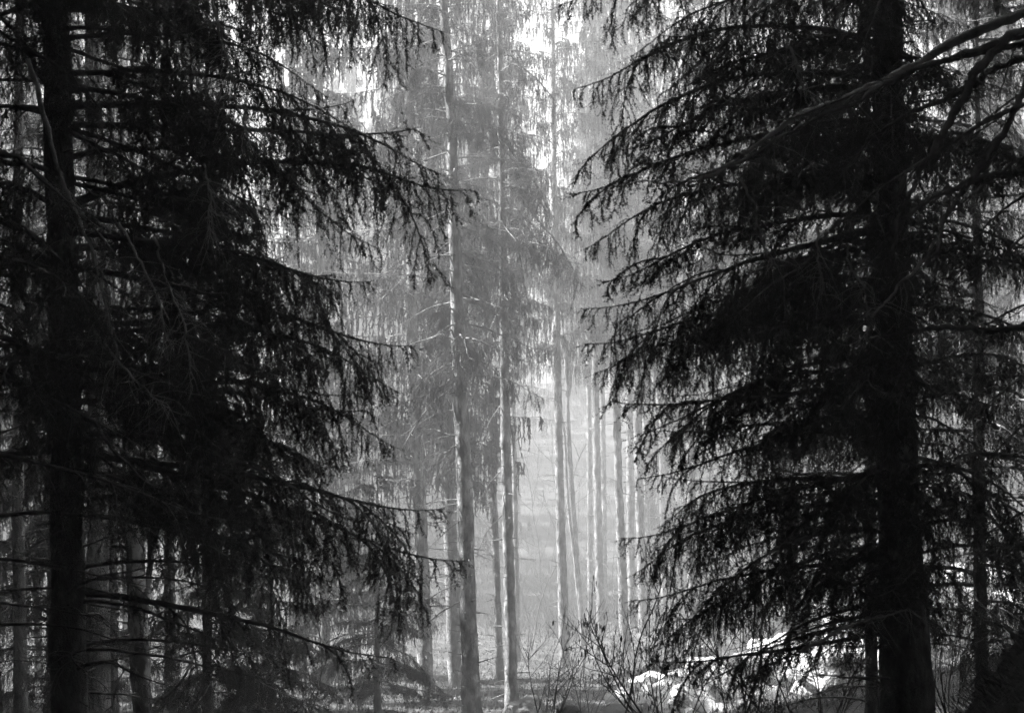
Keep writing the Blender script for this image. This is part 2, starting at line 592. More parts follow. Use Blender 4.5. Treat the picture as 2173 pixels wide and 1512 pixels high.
def limb(tree, root, pts, d, name="branch", mat=None, seg=6, seed=0, twigs=0, twig_len=0.5):
    """a long limb given by photograph pixels and widths at the distance d (d may vary along it)"""
    rng = np.random.default_rng(seed)
    n = len(pts)
    ds = np.linspace(d[0], d[1], n) if isinstance(d, (tuple, list)) else np.full(n, d)
    W = np.array([P(x, y, ds[i]) for i, (x, y, _) in enumerate(pts)])
    R = np.array([0.5 * wd / F_PX * ds[i] for i, (_, _, wd) in enumerate(pts)])
    u = np.linspace(0, 1, n); uu = np.linspace(0, 1, n * 6)
    Wf = np.stack([np.interp(uu, u, W[:, c]) for c in range(3)], 1)
    for _ in range(4):
        Wf[1:-1] = 0.25 * Wf[:-2] + 0.5 * Wf[1:-1] + 0.25 * Wf[2:]
    kink = np.cumsum(rng.normal(0, 0.006, Wf.shape), axis=0)
    Wf = Wf + rng.normal(0, 0.005, Wf.shape) + kink - np.linspace(0, 1, len(Wf))[:, None] * kink[-1]
    m = MB()
    m.add(*tube(Wf - np.array(root), np.interp(uu, u, R), seg, rng, 0.15))
    for q in range(twigs):
        i = rng.integers(len(Wf) // 4, len(Wf))
        L = twig_len * (0.3 + rng.random())
        dr = unit(rng.normal(0, 1, 3) * [1, 1, 0.6] + [0, 0, -0.5])
        k = 7
        pp = [Wf[i] - np.array(root)]
        for s in range(k):
            dr = unit(dr + rng.normal(0, 0.18, 3) + [0, 0, -0.08])
            pp.append(pp[-1] + dr * L / k)
        m.add(*tube(pp, np.linspace(0.004, 0.001, k + 1), 3))
        for q2 in range(3):
            j = rng.integers(2, k)
            m.add(*sticks(rng, pp[j][None], (pp[j] + unit(dr + rng.normal(0, 0.7, 3)) * L * (0.15 + 0.25 * rng.random()))[None], 0.0018))
    return link(name, m.mesh("limb", mat or M_TWIG, True), tree)

# ------------------------------------------------------------------ the near, dark spruces
LEFT = [  # (row on trunk, tip x, tip y, kind)
    (-60, 845, 8, "A"), (10, 938, 95, "A"), (100, 700, 190, "A"), (180, 760, 310, "A"), (230, 935, 345, "A"), (265, 880, 215, "B"),
    (300, 640, 420, "A"), (440, 1012, 497, "A"), (430, 800, 560, "A"), (520, 720, 640, "A"), (560, 890, 712, "A"),
    (640, 700, 770, "A"), (660, 850, 800, "A"), (760, 780, 880, "B"), (800, 838, 930, "A"), (880, 690, 985, "B"),
    (960, 945, 1080, "A"), (980, 990, 1188, "A"), (1050, 720, 1190, "C"), (1120, 700, 1275, "A"), (1180, 830, 1372, "C"),
    (1260, 560, 1400, "C"), (1240, 520, 1262, "D"), (1370, 560, 1378, "D"), (1130, 370, 1100, "D"), (1290, 380, 1330, "D"),
    (300, 520, 500, "A"), (620, 480, 820, "A"), (830, 560, 1010, "A"), (150, 560, 330, "A"), (20, 640, 60, "A"), (-40, 560, 130, "A"), (380, 620, 520, "A"), (700, 640, 900, "A"), (540, 620, 700, "A"),
    (0, 760, 60, "A", -1.2), (200, 620, 260, "A", -1.4), (480, 700, 600, "A", -1.3), (720, 600, 800, "A", -1.2), (900, 740, 1100, "C", -1.0), (1000, 600, 1150, "A", 0.9),
]
t1, r1, p1 = spruce("spruce_tree", "dark spruce trunk in deep shade with long branches reaching to the sunlit gap",
    [(148, 1512, 80), (144, 1200, 74), (141, 900, 69), (133, 600, 65), (124, 300, 62), (118, 0, 60)], 22,
    24, 3.0, 0.4, 3.0, 0.32, 2, "AAC", LEFT, 11, zcap=9.0, stubs=60, dead_per=2.2)
limb(t1, r1, [(440, -40, 7), (455, 20, 7), (472, 60, 6), (488, 120, 5), (503, 180, 4), (516, 235, 3), (521, 275, 2)], 19.5, mat=M_LICHEN, seed=5, twigs=70, twig_len=0.45)
limb(t1, r1, [(60, 120, 12), (110, 330, 10), (150, 430, 8), (190, 540, 6), (225, 660, 4), (245, 760, 3)], 20.0, mat=M_LICHEN, seed=6, twigs=60, twig_len=0.5)

t0, r0, p0 = spruce("spruce_tree", "dark spruce cut by the picture edge beside the shaded trunk, drooping twigs across it",
    [(-52, 1512, 104), (-50, 756, 96), (-52, 0, 90)], 20.5, 24, 3.0, 0.5, 2.6, 0.5, 2, "AC",
    [(-60, 330, 60, "A"), (60, 300, 330, "C"), (300, 330, 620, "C"), (430, 260, 760, "A"), (840, 330, 1000, "D"), (1190, 330, 1245, "D"), (1330, 300, 1375, "D"), (680, 110, 800, "D"), (760, 130, 870, "D"), (600, 120, 650, "D")],
    12, zcap=9.0, stubs=40, dead_per=2.5)

RIGHT = [
    (-130, 1185, 15, "A"), (-60, 1215, 180, "A"), (-60, 1340, 120, "A"), (100, 1225, 370, "A"), (160, 1228, 415, "B"),
    (230, 1330, 320, "B"), (300, 1240, 520, "A"), (430, 1230, 640, "A"), (420, 1290, 597, "B"), (560, 1250, 760, "A"), (560, 1265, 820, "A"),
    (640, 1340, 720, "A"), (720, 1300, 900, "B"), (790, 1370, 985, "A"), (860, 1400, 900, "B"), (930, 1312, 1130, "A"),
    (1000, 1345, 1220, "A"), (1060, 1345, 1310, "A"), (1130, 1362, 1385, "A"), (1180, 1390, 1435, "B"), (1250, 1500, 1440, "C"),
    (350, 1450, 480, "A"), (500, 1500, 700, "A"), (200, 1480, 250, "A"), (700, 1560, 830, "A"), (960, 1580, 1100, "A"), (1100, 1600, 1300, "C"),
    (300, 2140, 480, "C"), (520, 2150, 700, "A"), (700, 2140, 860, "A"), (850, 2150, 1000, "A"), (1010, 2120, 1130, "C"), (1150, 2120, 1290, "D"),
    (-20, 1840, 120, "A", -1.9), (120, 1930, 330, "A", -1.8), (260, 1800, 430, "A", -1.9), (400, 1960, 560, "A", -1.9), (520, 1830, 690, "A", -1.8), (660, 1900, 840, "A", -2.0), (820, 1800, 960, "A", -1.8), (930, 1970, 1110, "A", -1.8), (1060, 1850, 1230, "B", -1.6), (1000, 2000, 1180, "A", -1.5),
    (-60, 1900, 60, "B", -1.3), (60, 1850, 200, "B", -1.3), (170, 1930, 320, "B", -1.2), (240, 1860, 400, "A", -1.4), (330, 1910, 470, "B", -1.2), (420, 1850, 560, "A", -1.5), (480, 1930, 640, "B", -1.3), (580, 1880, 720, "A", -1.4), (640, 1840, 790, "B", -1.2), (720, 1930, 880, "A", -1.5), (800, 1860, 950, "B", -1.2), (880, 1920, 1040, "A", -1.3),
    (60, 1500, 150, "A", -0.9), (260, 1560, 400, "A", -1.0), (460, 1560, 600, "A", -1.1), (620, 1480, 800, "A", -1.0), (800, 1560, 960, "A", 0.9), (60, 2120, 200, "A"), (400, 2150, 560, "A"),
    (0, 1600, 120, "A"), (100, 1650, 330, "A"), (600, 1700, 760, "A"), (880, 1700, 1010, "A"), (1050, 1720, 1180, "A"),
]
t2, r2, p2 = spruce("spruce_tree", "broad black spruce with drooping boughs reaching left to the sunlit gap",
    [(1926, 1512, 118), (1915, 1300, 100), (1904, 1000, 86), (1893, 650, 76), (1886, 300, 68), (1882, 0, 62)], 20,
    24, 1.7, 0.5, 2.3, 0.4, 3, "AABC", RIGHT, 13, flat=0.4, zcap=9.0, stubs=90, dead_per=4)

for k, (pl, dd) in enumerate([
    ([(1735, 480, 6), (1742, 540, 5), (1750, 575, 5), (1747, 620, 3)], 17.8),
    ([(1800, 520, 5), (1806, 570, 5), (1830, 615, 4), (1838, 680, 2)], 17.9),
    ([(1990, 500, 8), (1940, 560, 7), (1890, 615, 6), (1850, 680, 4), (1830, 720, 2)], 17.7),
    ([(1660, 60, 6), (1680, 110, 5), (1690, 150, 4), (1700, 210, 2)], 18.0),
    ([(1570, 380, 6), (1600, 430, 5), (1620, 500, 4), (1640, 560, 2)], 18.2),
    ([(1700, 1380, 9), (1780, 1340, 7), (1860, 1310, 5), (1930, 1290, 3)], 18.4),
]):
    limb(t2, r2, pl, dd, mat=M_LICHEN, seed=130 + k, twigs=24, twig_len=0.35)
for k, (pl, dd) in enumerate([
    ([(250, 470, 6), (300, 560, 5), (340, 650, 4), (360, 730, 2)], 19.8),
    ([(330, 500, 6), (350, 600, 5), (395, 700, 4), (410, 800, 2)], 19.6),
    ([(200, 700, 6), (260, 780, 5), (320, 840, 3), (360, 870, 2)], 19.8),
    ([(430, 350, 5), (440, 420, 4), (446, 500, 2)], 19.5),
]):
    limb(t1, r1, pl, dd, mat=M_LICHEN, seed=150 + k, twigs=40, twig_len=0.45)

t3, r3, p3 = spruce("spruce_tree", "spruce on the grassy mound, its long bare limbs slanting across the black spruce",
    [(2320, 1512, 130), (2310, 756, 112), (2300, 0, 100)], 16.5, 22, 3.4, 1.0, 2.4, 0.55, 2, "CD",
    [(500, 2020, 640, "D"), (640, 1980, 760, "D"), (560, 1960, 520, "D"), (300, 2000, 470, "D"), (760, 1990, 940, "C"), (880, 2010, 1060, "C"), (200, 1990, 330, "D")],
    14, zcap=8.5, stubs=30, dead_per=2.5)
limb(t3, r3, [(2330, -50, 26), (2173, 32, 23), (2050, 78, 21), (1930, 138, 19), (1860, 180, 20), (1790, 215, 19), (1700, 246, 13), (1610, 305, 9), (1530, 360, 7), (1440, 386, 5), (1360, 384, 3)], (16.5, 17.3), mat=M_LICHEN, seed=21, twigs=50)
limb(t3, r3, [(2330, -10, 20), (2173, 70, 18), (2080, 110, 16), (1960, 155, 13), (1850, 215, 11), (1760, 258, 9), (1650, 305, 8), (1540, 365, 6), (1448, 388, 3)], (16.5, 16.2), seed=22, twigs=70)
limb(t3, r3, [(2330, 0, 24), (2173, 60, 22), (2120, 110, 21), (2080, 150, 20), (2050, 215, 17), (2000, 290, 14), (1950, 390, 11), (1910, 470, 9), (1890, 540, 6)], (16.5, 16.0), seed=23, twigs=60)
limb(t3, r3, [(2330, 100, 20), (2190, 160, 17), (2150, 240, 16), (2100, 330, 14), (2040, 420, 12), (2000, 470, 9), (1985, 540, 6)], (16.5, 15.8), seed=24, twigs=70)
limb(t3, r3, [(2330, 330, 22), (2173, 365, 19), (2110, 375, 17), (2050, 400, 13), (1960, 430, 8), (1900, 480, 4)], (16.5, 16.1), seed=25, twigs=80)
limb(t3, r3, [(2330, 90, 18), (2173, 120, 15), (2100, 145, 13), (2030, 200, 11), (1940, 235, 8), (1840, 300, 6), (1780, 380, 4)], (16.5, 17.0), seed=26, twigs=80)
limb(t3, r3, [(2330, 660, 20), (2180, 690, 17), (2100, 700, 14), (1980, 690, 10), (1850, 720, 6)], (16.5, 16.8), seed=27, twigs=80)

# ------------------------------------------------------------------ trees of the shaded left, further back
spruce("conifer_trunk", "straight grey trunk dotted with stubs close behind the dark spruce trunk",
    [(210, 1512, 50), (209, 1200, 47), (207, 900, 44), (204, 600, 41), (198, 200, 36)], 36, 26, 6.5, 1.5, 2.2, 0.5, 2, "AC", (), 31, zcap=13, stubs=110, dead_per=0.6)
spruce("conifer_trunk", "thin grey trunk half hidden behind the straight stub-dotted trunk",
    [(237, 1512, 28), (236, 1200, 27), (232, 700, 23)], 44, 26, 8, 2, 2.0, 0.6, 2, "A", (), 32, zcap=14, stubs=110, dead_per=0.6)
spruce("conifer_trunk", "thin grey trunk in the dim wood between the picture edge and the dark spruce",
    [(44, 1512, 30), (40, 1200, 27), (36, 700, 23)], 40, 26, 7, 2, 2.0, 0.5, 2, "AC", (), 33, zcap=13, stubs=60, dead_per=1)

def lichen_tree():
    rng = np.random.default_rng(34)
    pts = [(302, 1512, 40), (297, 1400, 43), (290, 1250, 42), (284, 1120, 36), (276, 1000, 26), (270, 930, 22)]
    path, rad = trunk_path(pts, 30, 3.0)
    n = len(path)
    root = Vector(path[0])
    t = link("broadleaf_tree", None); t.location = root
    tag(t, "crooked broadleaf tree with pale lichen patches on its forking trunk", "tree")
    link("trunk", trunk_mesh(rng, path - path[0], rad, M_PALE, 12, 10), t)
    for k, pl in enumerate([
        [(272, 950, 22), (266, 880, 18), (250, 820, 15), (235, 700, 13), (222, 560, 11), (205, 380, 9), (200, 200, 7), (190, 0, 5), (185, -150, 3)],
        [(284, 1100, 16), (300, 1010, 14), (318, 965, 13), (345, 985, 11), (380, 1010, 9), (420, 1080, 5)],
        [(262, 860, 14), (268, 700, 12), (262, 560, 11), (258, 400, 10), (262, 280, 9), (250, 120, 7), (245, 0, 5), (240, -150, 3)],
        [(325, 1490, 10), (350, 1478, 8), (375, 1450, 6), (400, 1415, 5), (412, 1395, 3)],
        [(310, 1300, 16), (322, 1200, 13), (318, 1080, 12), (310, 960, 9), (306, 800, 7), (300, 600, 4)],
    ]):
        limb(t, root, pl, 30, mat=M_PALE, seed=340 + k, twigs=26, twig_len=0.8)
lichen_tree()

# ------------------------------------------------------------------ trees of the hazy middle
M1L = [(560, 800, 640, "C"), (680, 860, 735, "C"), (712, 850, 760, "C"), (780, 850, 850, "C"), (790, 870, 905, "C"), (862, 840, 930, "C"), (868, 880, 950, "C"),
       (905, 830, 985, "C"), (950, 850, 1005, "D"), (1035, 850, 1080, "C"), (1080, 860, 1120, "C"), (1090, 900, 1170, "D"), (1160, 900, 1215, "D"), (1225, 860, 1310, "C"), (1280, 870, 1360, "D"), (1440, 870, 1470, "D")]
spruce("spruce_tree", "tallest thick spruce of the misty gap with bare arching branches on one side",
    [(1001, 1512, 38), (985, 1008, 33), (975, 800, 30), (968, 600, 27), (957, 250, 22), (941, 0, 18)], 46, 27, 6.6, None, 2.0, 0.3, 3, "PPC", M1L, 41, zcap=15, stubs=110)
M2R = [(330, 1160, 480, "C"), (380, 1190, 600, "P"), (430, 1200, 640, "P"), (450, 1170, 560, "P"), (520, 1130, 690, "C"), (700, 1120, 780, "C"), (300, 1130, 520, "P"), (250, 1160, 400, "P"), (150, 1170, 250, "P"), (60, 1180, 130, "P"),
       (620, 1005, 760, "C"), (740, 1020, 800, "D"), (770, 1010, 830, "D"), (870, 1015, 960, "C"), (1110, 1015, 1180, "C"), (1125, 1110, 1160, "C"), (960, 1010, 1080, "C"), (1270, 1025, 1330, "C"), (820, 1100, 860, "D"), (660, 1015, 800, "C")]
spruce("spruce_tree", "slim dark spruce beside the tallest one, sprays hanging over the bright gap",
    [(1087, 1512, 27), (1075, 1008, 22), (1069, 700, 19), (1066, 504, 16), (1064, 300, 13), (1058, 0, 9)], 48, 22, 8.0, None, 1.5, 0.3, 3, "PPC", M2R, 42, zcap=15, stubs=110)
spruce("conifer_trunk", "thin pale trunk seen between the two dark spruces of the gap",
    [(1061, 1450, 17), (1046, 1008, 15), (1037, 700, 12), (1030, 400, 9)], 58, 24, 8.6, 4, 1.7, 0.28, 4, "AAC", (), 43, crown=0, stubs=110, dead_per=0.8)
spruce("conifer_trunk", "thin straight trunk close behind the slim dark spruce, right against the open glade",
    [(1099, 1420, 12), (1092, 1008, 11), (1085, 700, 9)], 68, 24, 9.5, 4, 1.6, 0.3, 4, "AAC", (), 44, crown=1, stubs=50, dead_per=0.7)
spruce("conifer_trunk", "trunk with a bright sunlit edge rising behind the small bushy spruce",
    [(906, 1512, 34), (898, 1250, 30), (888, 1008, 27), (876, 700, 22), (868, 400, 18)], 53, 26, 5.0, 2.0, 2.4, 0.26, 4, "AAC", (), 45, crown=1, stubs=110, dead_per=1.5)
spruce("conifer_trunk", "shaded grey trunk close behind the tallest thick spruce",
    [(968, 1512, 30), (955, 1108, 29), (948, 900, 25), (937, 700, 22), (925, 400, 17)], 57, 26, 5.6, 3, 2.4, 0.26, 4, "AAC", (), 46, crown=3, stubs=40, dead_per=1.2)

G = "bare trunks standing in the sunlit glade"
for i, (lab, pts, d, live, Lm) in enumerate([
    ("thick pale trunk standing alone in the glade, one side brilliantly sunlit", [(1198, 1400, 23), (1187, 1008, 18), (1182, 700, 15), (1176, 400, 11)], 66, 8.6, 1.4),
    ("slender bright trunk first in the row of glade trunks, beside a greyer thicker one", [(1253, 1310, 12), (1251, 1008, 11), (1248, 700, 9)], 82, 10, 1.4),
    ("straight grey trunk in the middle of the row of glade trunks", [(1276, 1350, 18), (1267, 1008, 16), (1262, 650, 13)], 75, 8.5, 1.6),
    ("slender shaded trunk close behind the straight grey glade trunk", [(1284, 1350, 12), (1281, 1008, 11), (1276, 650, 9)], 84, 9.5, 1.4),
    ("grey trunk in front of the twiggy sapling with a flared foot", [(1327, 1390, 22), (1312, 1008, 17), (1303, 550, 13)], 67, 9, 1.6),
    ("pale trunk partly covered by the tips of the black spruce boughs", [(1341, 1330, 18), (1337, 1008, 16), (1333, 650, 13)], 77, 9, 1.6),
    ("brightest speckled trunk closest to the black spruce boughs", [(1366, 1340, 20), (1356, 1008, 18), (1350, 650, 15)], 72, 8.5, 1.6),
]):
    spruce("conifer_trunk", lab, pts, d, 25, live, 4, Lm * 1.15, 0.3, 4, "AAC", (), 51 + i, G, crown=i % 4, stubs=80, dead_per=0.6)

def glade_broadleaf():
    rng = np.random.default_rng(60)
    d = 74
    path, rad = trunk_path([(1236, 1345, 10), (1226, 1200, 9.5), (1216, 1060, 9), (1209, 960, 9)], d, 5.2)
    root = Vector(path[0])
    t = link("broadleaf_tree", None); t.location = root
    tag(t, "slender curving broadleaf tree forking among the straight glade trunks", "tree")
    link("trunk", trunk_mesh(rng, path - path[0], rad, M_BARK, 10, 6), t)
    for k, pl in enumerate([
        [(1210, 970, 9), (1206, 880, 8.5), (1203, 820, 8), (1196, 750, 7), (1192, 680, 6), (1180, 560, 5), (1175, 420, 3)],
        [(1206, 840, 6), (1210, 820, 5), (1214, 770, 5), (1212, 715, 4), (1210, 640, 4), (1220, 500, 2)],
        [(1234, 1330, 8), (1220, 1200, 7), (1206, 1100, 7), (1200, 1008, 6), (1196, 900, 5), (1172, 780, 5), (1160, 740, 4), (1150, 620, 3)],
    ]):
        limb(t, root, pl, d, mat=M_BARK, seed=600 + k, twigs=26, twig_len=1.6)
glade_broadleaf()

# ------------------------------------------------------------------ right background trunks, seen through the boughs
for i, (lab, pts, d, live) in enumerate([
    ("grey trunk standing among the white rocks behind the drooping boughs", [(1612, 1500, 20), (1606, 1200, 18), (1600, 800, 15)], 52, 8),
    ("leaning thick grey trunk beside the white rocks, close to the black spruce", [(1725, 1512, 52), (1700, 1430, 42), (1676, 1200, 36), (1660, 800, 30)], 42, 7),
    ("trunk dimly seen above the white rocks behind the grassy mound", [(2062, 1330, 26), (2056, 1000, 23), (2050, 600, 20)], 50, 5),
    ("pale trunk behind the long lichen limb", [(1470, 1400, 20), (1466, 900, 17), (1462, 400, 13)], 62, 7.5),
    ("slim trunk lost in the hanging sprays behind the black spruce", [(1790, 1400, 18), (1786, 900, 16), (1780, 300, 12)], 66, 6),
    ("pale slim trunk in the mist close behind the brightest speckled trunk", [(1410, 1350, 14), (1404, 900, 12), (1400, 400, 10)], 86, 8),
    ("slim trunk in the thicket at the picture edge behind the grassy mound", [(2130, 1300, 18), (2128, 900, 16), (2120, 300, 12)], 70, 4),
]):
    spruce("conifer_trunk", lab, pts, d, 24, live, 3, 2.2, 0.3, 4, "AAC", (), 71 + i, "trees behind the black spruce", crown=None if i == 1 else (i + 1) % 4, stubs=30, dead_per=1)

# trees filling the left background
for i, (lab, pts, d, live, Lm) in enumerate([
    ("small bushy spruce reaching down to the ground by the sunlit-edged trunk", [(800, 1512, 14), (800, 1300, 10)], 47, 0.5, 1.7),
    ("bushy spruce with low hanging sprays behind the long dark branches", [(690, 1512, 24), (686, 1000, 20), (680, 500, 15)], 55, 1.2, 2.2),
    ("spruce with sunlit sprays in the gap above the long dark branches", [(640, 1512, 24), (632, 1000, 20), (620, 400, 16)], 61, 4, 2.6),
    ("misty spruce trunk dim among the lower dark branches", [(362, 1512, 26), (358, 1000, 22), (350, 400, 18)], 46, 4.5, 2.0),
    ("sunlit spruce far behind the dark spruce trunk", [(265, 1400, 18), (262, 900, 16), (258, 300, 13)], 62, 3.5, 2.2),
    ("spruce far off in the dim wood behind the thin grey trunk", [(80, 1450, 20), (78, 900, 17), (70, 300, 14)], 58, 3, 2.4),
    ("spruce in the mist between the small bushy spruce and the long dark branches", [(760, 1450, 20), (754, 900, 17), (748, 300, 13)], 88, 2.5, 2.6),
    ("spruce deep in the mist behind the small bushy spruce", [(830, 1420, 17), (826, 900, 15), (820, 300, 12)], 92, 3.5, 2.4),
    ("spruce deep in the dim wood behind the lichen-patched tree", [(470, 1430, 18), (466, 900, 16), (460, 300, 13)], 87, 2.5, 2.6),
]):
    H = 24 if i else 5.2
    spruce("spruce_tree", lab, pts, d, H, live, None, Lm, 0.24, 4, "AB" if i < 2 else "AAC", (), 81 + i, "spruces in the left background", crown=i % 4 if i else None, stubs=10)

for i, (lab, pts, d, H, live, Lm) in enumerate([
    ("dim bushy spruce with low sprays close beside the lichen-patched tree", [(440, 1512, 22), (436, 1000, 16)], 38, 13, 0.6, 1.9),
    ("dim bushy young spruce under the lowest dark branches", [(575, 1512, 16), (573, 1300, 12)], 41, 6.5, 0.4, 1.6),
    ("dim bushy spruce beyond the thin grey trunk in the dim wood", [(110, 1512, 22), (108, 1000, 18)], 43, 16, 0.8, 2.2),
]):
    spruce("spruce_tree", lab, pts, d, H, live, None, Lm, 0.26, 4, "AB", (), 181 + i, "bushy spruces in the dim left wood", stubs=5)
spruce("spruce_tree", "shaggy spruce close behind the black spruce, half hidden by its trunk",
    [(1850, 1512, 28), (1846, 1000, 24), (1838, 300, 18)], 25, 22, 2.2, 0.6, 2.1, 0.3, 2, "ACP", (), 191, zcap=10, stubs=10, dead_per=2)
spruce("spruce_tree", "shaggy spruce between the black spruce and the grassy mound",
    [(2082, 1512, 30), (2078, 1000, 26), (2070, 300, 20)], 25, 22, 1.8, 0.6, 2.2, 0.3, 3, "AACP", (), 192, zcap=10, stubs=10, dead_per=2)

# ------------------------------------------------------------------ far trees: trunk and one crown mesh, shared by copies
def far_trunk(seed, H, r):
    rng = np.random.default_rng(seed)
    z = np.linspace(-0.3, H, 26)
    path = np.stack([np.cumsum(rng.normal(0, 0.02, 26)), np.cumsum(rng.normal(0, 0.02, 26)), z], 1)
    return trunk_mesh(rng, path, np.interp(z, [-0.3, 0.5, H], [r * 1.4, r, 0.02]), M_BARK, 8, 26, 0.5)
FTR = [far_trunk(910, 26, 0.19), far_trunk(911, 24, 0.17), far_trunk(912, 27, 0.2), far_trunk(913, 22, 0.15)]
FAR_H, FAR_LIVE = (26, 24, 27, 22), (7, 3, 9.5, 1.0)
def far_tree(name, label, group, x, y, k, rng, s=None):
    t = link(name, None)
    t.location = (x, y, ground_z(x, y))
    t.rotation_euler = (rng.normal(0, 0.012), rng.normal(0, 0.012), rng.random() * 6.283)
    s = s or 0.85 + 0.3 * rng.random()
    t.scale = (s, s, s)
    tag(t, label, "tree", group)
    link("trunk", FTR[k], t)
    c = link("crown", CROWN[k], t)
    lv = FAR_LIVE[k]
    c.location = (0, 0, lv); c.scale = (1.2, 1.2, (FAR_H[k] - lv) / 18.0)
    return t

rng = np.random.default_rng(77)
spots = []
def try_spot(x, y, dmin):
    for (a, b) in spots:
        if (a - x) ** 2 + (b - y) ** 2 < dmin * dmin:
            return False
    spots.append((x, y))
    return True
for ring, (y0, y1, n) in enumerate([(92, 112, 20), (112, 140, 26), (140, 175, 44)]):
    c = tries = 0
    while c < n and tries < 2000:
        tries += 1
        y = y0 + (y1 - y0) * rng.random()
        x = (rng.random() * 2 - 1) * (0.2125 * y + 1)
        px = CX + x / y * F_PX
        if ring < 2 and 1095 < px < 1260:
            continue
        if not try_spot(x, y, 3.4 if ring < 2 else 2.6):
            continue
        k = [0, 2][rng.integers(2)] if 1000 < px < 1420 and ring < 2 else ([1, 3, 0][rng.integers(3)] if ring == 2 else rng.integers(4))
        far_tree("spruce_tree", ["faint spruce at the back of the glade, dissolving in the mist", "pale spruce on the misty rise behind the glade", "ghostly spruce high on the misty slope"][ring],
                 ["faint spruces at the back of the glade", "pale spruces on the misty rise", "ghostly spruces on the slope"][ring], x, y, k, rng, None if ring < 2 else 0.8 + 0.2 * rng.random())
        c += 1

# unseen stand of spruces, added beside and behind the viewpoint only for shade
rng = np.random.default_rng(78)
FINE = make_crown(920, 18.0, 3.4, 0.3, 6, 34, 0.0095)
stand = []
for y in np.arange(-8, 47, 4.4):
    for c in range(6):
        if c > 0 and 6 < y < 32 and rng.random() < 0.1:
            continue
        stand.append((-(0.2125 * max(0, y) + (4.6 if y < 12 else 6.2) + 4.2 * c) + rng.normal(0, 0.6), y + rng.normal(0, 0.9)))
for y in (51, 55.5):  # further unseen rows, added to shade the left background
    for c in range(3):
        stand.append((-(0.2125 * y + 6.5 + 4.4 * c) + rng.normal(0, 0.5), y + rng.normal(0, 0.6)))
for y in np.arange(0, 34, 4.4):
    for c in range(2):
        stand.append((0.2125 * y + (4.8 if y < 9 else 6.4) + 4.2 * c + rng.normal(0, 0.5), y + rng.normal(0, 0.8)))
for x in np.arange(-9, 10, 4.5):
    stand.append((x, -7 + rng.normal(0, 0.6)))
for x, y in stand:
    k = int(rng.integers(2))
    t = link("spruce_tree", None)
    t.location = (x, y, ground_z(x, y)); t.rotation_euler = (0, 0, rng.random() * 6.283)
    s = (0.9 + 0.2 * rng.random()) * (1.0 if y < 44 else 0.72); t.scale = (s, s, s)
    tag(t, "dense unseen spruce added around the viewpoint to cast shade", "tree", "unseen shade spruces around the viewpoint")
    link("trunk", FTR[k], t)
    c = link("crown", FINE, t)
    c.location = (0, 0, 0.9); c.scale = (1, 1, (FAR_H[k] - 0.9) / 18.0)

for y in (-4, 0.5, 5, 9.5, 14, 18.5, 23):  # unseen spruces added overhead to keep sky light off the near air
    for sd in (-1, 1):
        x = sd * (0.2125 * max(0, y) + 1.5 + 0.5 * rng.random())
        t = link("spruce_tree", None)
        t.location = (x, y, ground_z(x, y)); t.rotation_euler = (0, 0, rng.random() * 6.283)
        tag(t, "tall unseen spruce added beside the viewpoint to block sky light", "tree", "unseen sky-blocking spruces over the viewpoint")
        link("trunk", FTR[1], t)
        c = link("crown", FINE, t)
        lv = 6.5 if y < 3 else 11.0
        c.location = (0, 0, lv); c.scale = (1.4, 1.4, (24 - lv) / 18.0)

# ------------------------------------------------------------------ bare shrubs and saplings
def shrub(name, label, px, d, hpx, stems, spread, seed, group=None, lean=0.0, r0=0.010, catkins=False, mat=None, one=False):
    rng = np.random.default_rng(seed)
    x = P(px, 1200, d)[0]
    g = ground_z(x, d) - 0.04
    root = Vector((x, d, g))
    h = P(px, hpx, d)[2] - g
    t = link(name, None); t.location = root
    tag(t, label, "shrub", group)
    def grow(m, p, dr, L, r, lvl, cat):
        k = max(4, int(L / 0.12))
        pts = [p]
        for s in range(k):
            dr = unit(dr + rng.normal(0, 0.07, 3) + np.array([0, 0, 0.035 if lvl else 0.01]))
            pts.append(pts[-1] + dr * L / k)
        pts = np.array(pts)
        m.add(*tube(pts, np.linspace(r, r * 0.35, k + 1), 4 if lvl < 2 else 3))
        if lvl < 3:
            nb = int([9, 6, 4][lvl] * (0.6 + 0.7 * rng.random()))
            for q in range(nb):
                u = 0.18 + 0.8 * rng.random()
                i = min(k - 1, int(u * k))
                side = unit(np.cross(dr, rng.normal(0, 1, 3)))
                grow(m, pts[i], unit(unit(pts[i + 1] - pts[i]) * 0.8 + side * (0.55 + 0.3 * rng.random())), L * (0.25 + 0.28 * rng.random()) * (1.1 - 0.5 * u), r * 0.45, lvl + 1, cat)
        if catkins and lvl >= 1 and rng.random() < 0.35:
            e = pts[-1]
            cat.add(*tube([e, e - [0, 0, 0.03], e - [0, 0, 0.06]], [0.003, 0.006, 0.002], 4))
    cat = MB()
    for s in range(stems):
        m = MB()
        a = rng.random() * 6.283
        dr = unit([math.cos(a) * spread + lean, math.sin(a) * spread * 0.6, 1.0])
        grow(m, np.array([rng.normal(0, 0.06) * (not one), rng.normal(0, 0.06) * (not one), 0]), dr, h * (0.7 + 0.4 * rng.random()) if not one else h, r0 * (0.7 + 0.5 * rng.random()), 0, cat)
        link("stem", m.mesh("stem", mat or M_SHRUB), t)
    if cat.n:
        c = link("catkins", cat.mesh("catkins", M_SHRUB), t); c["kind"] = "stuff"
    return t

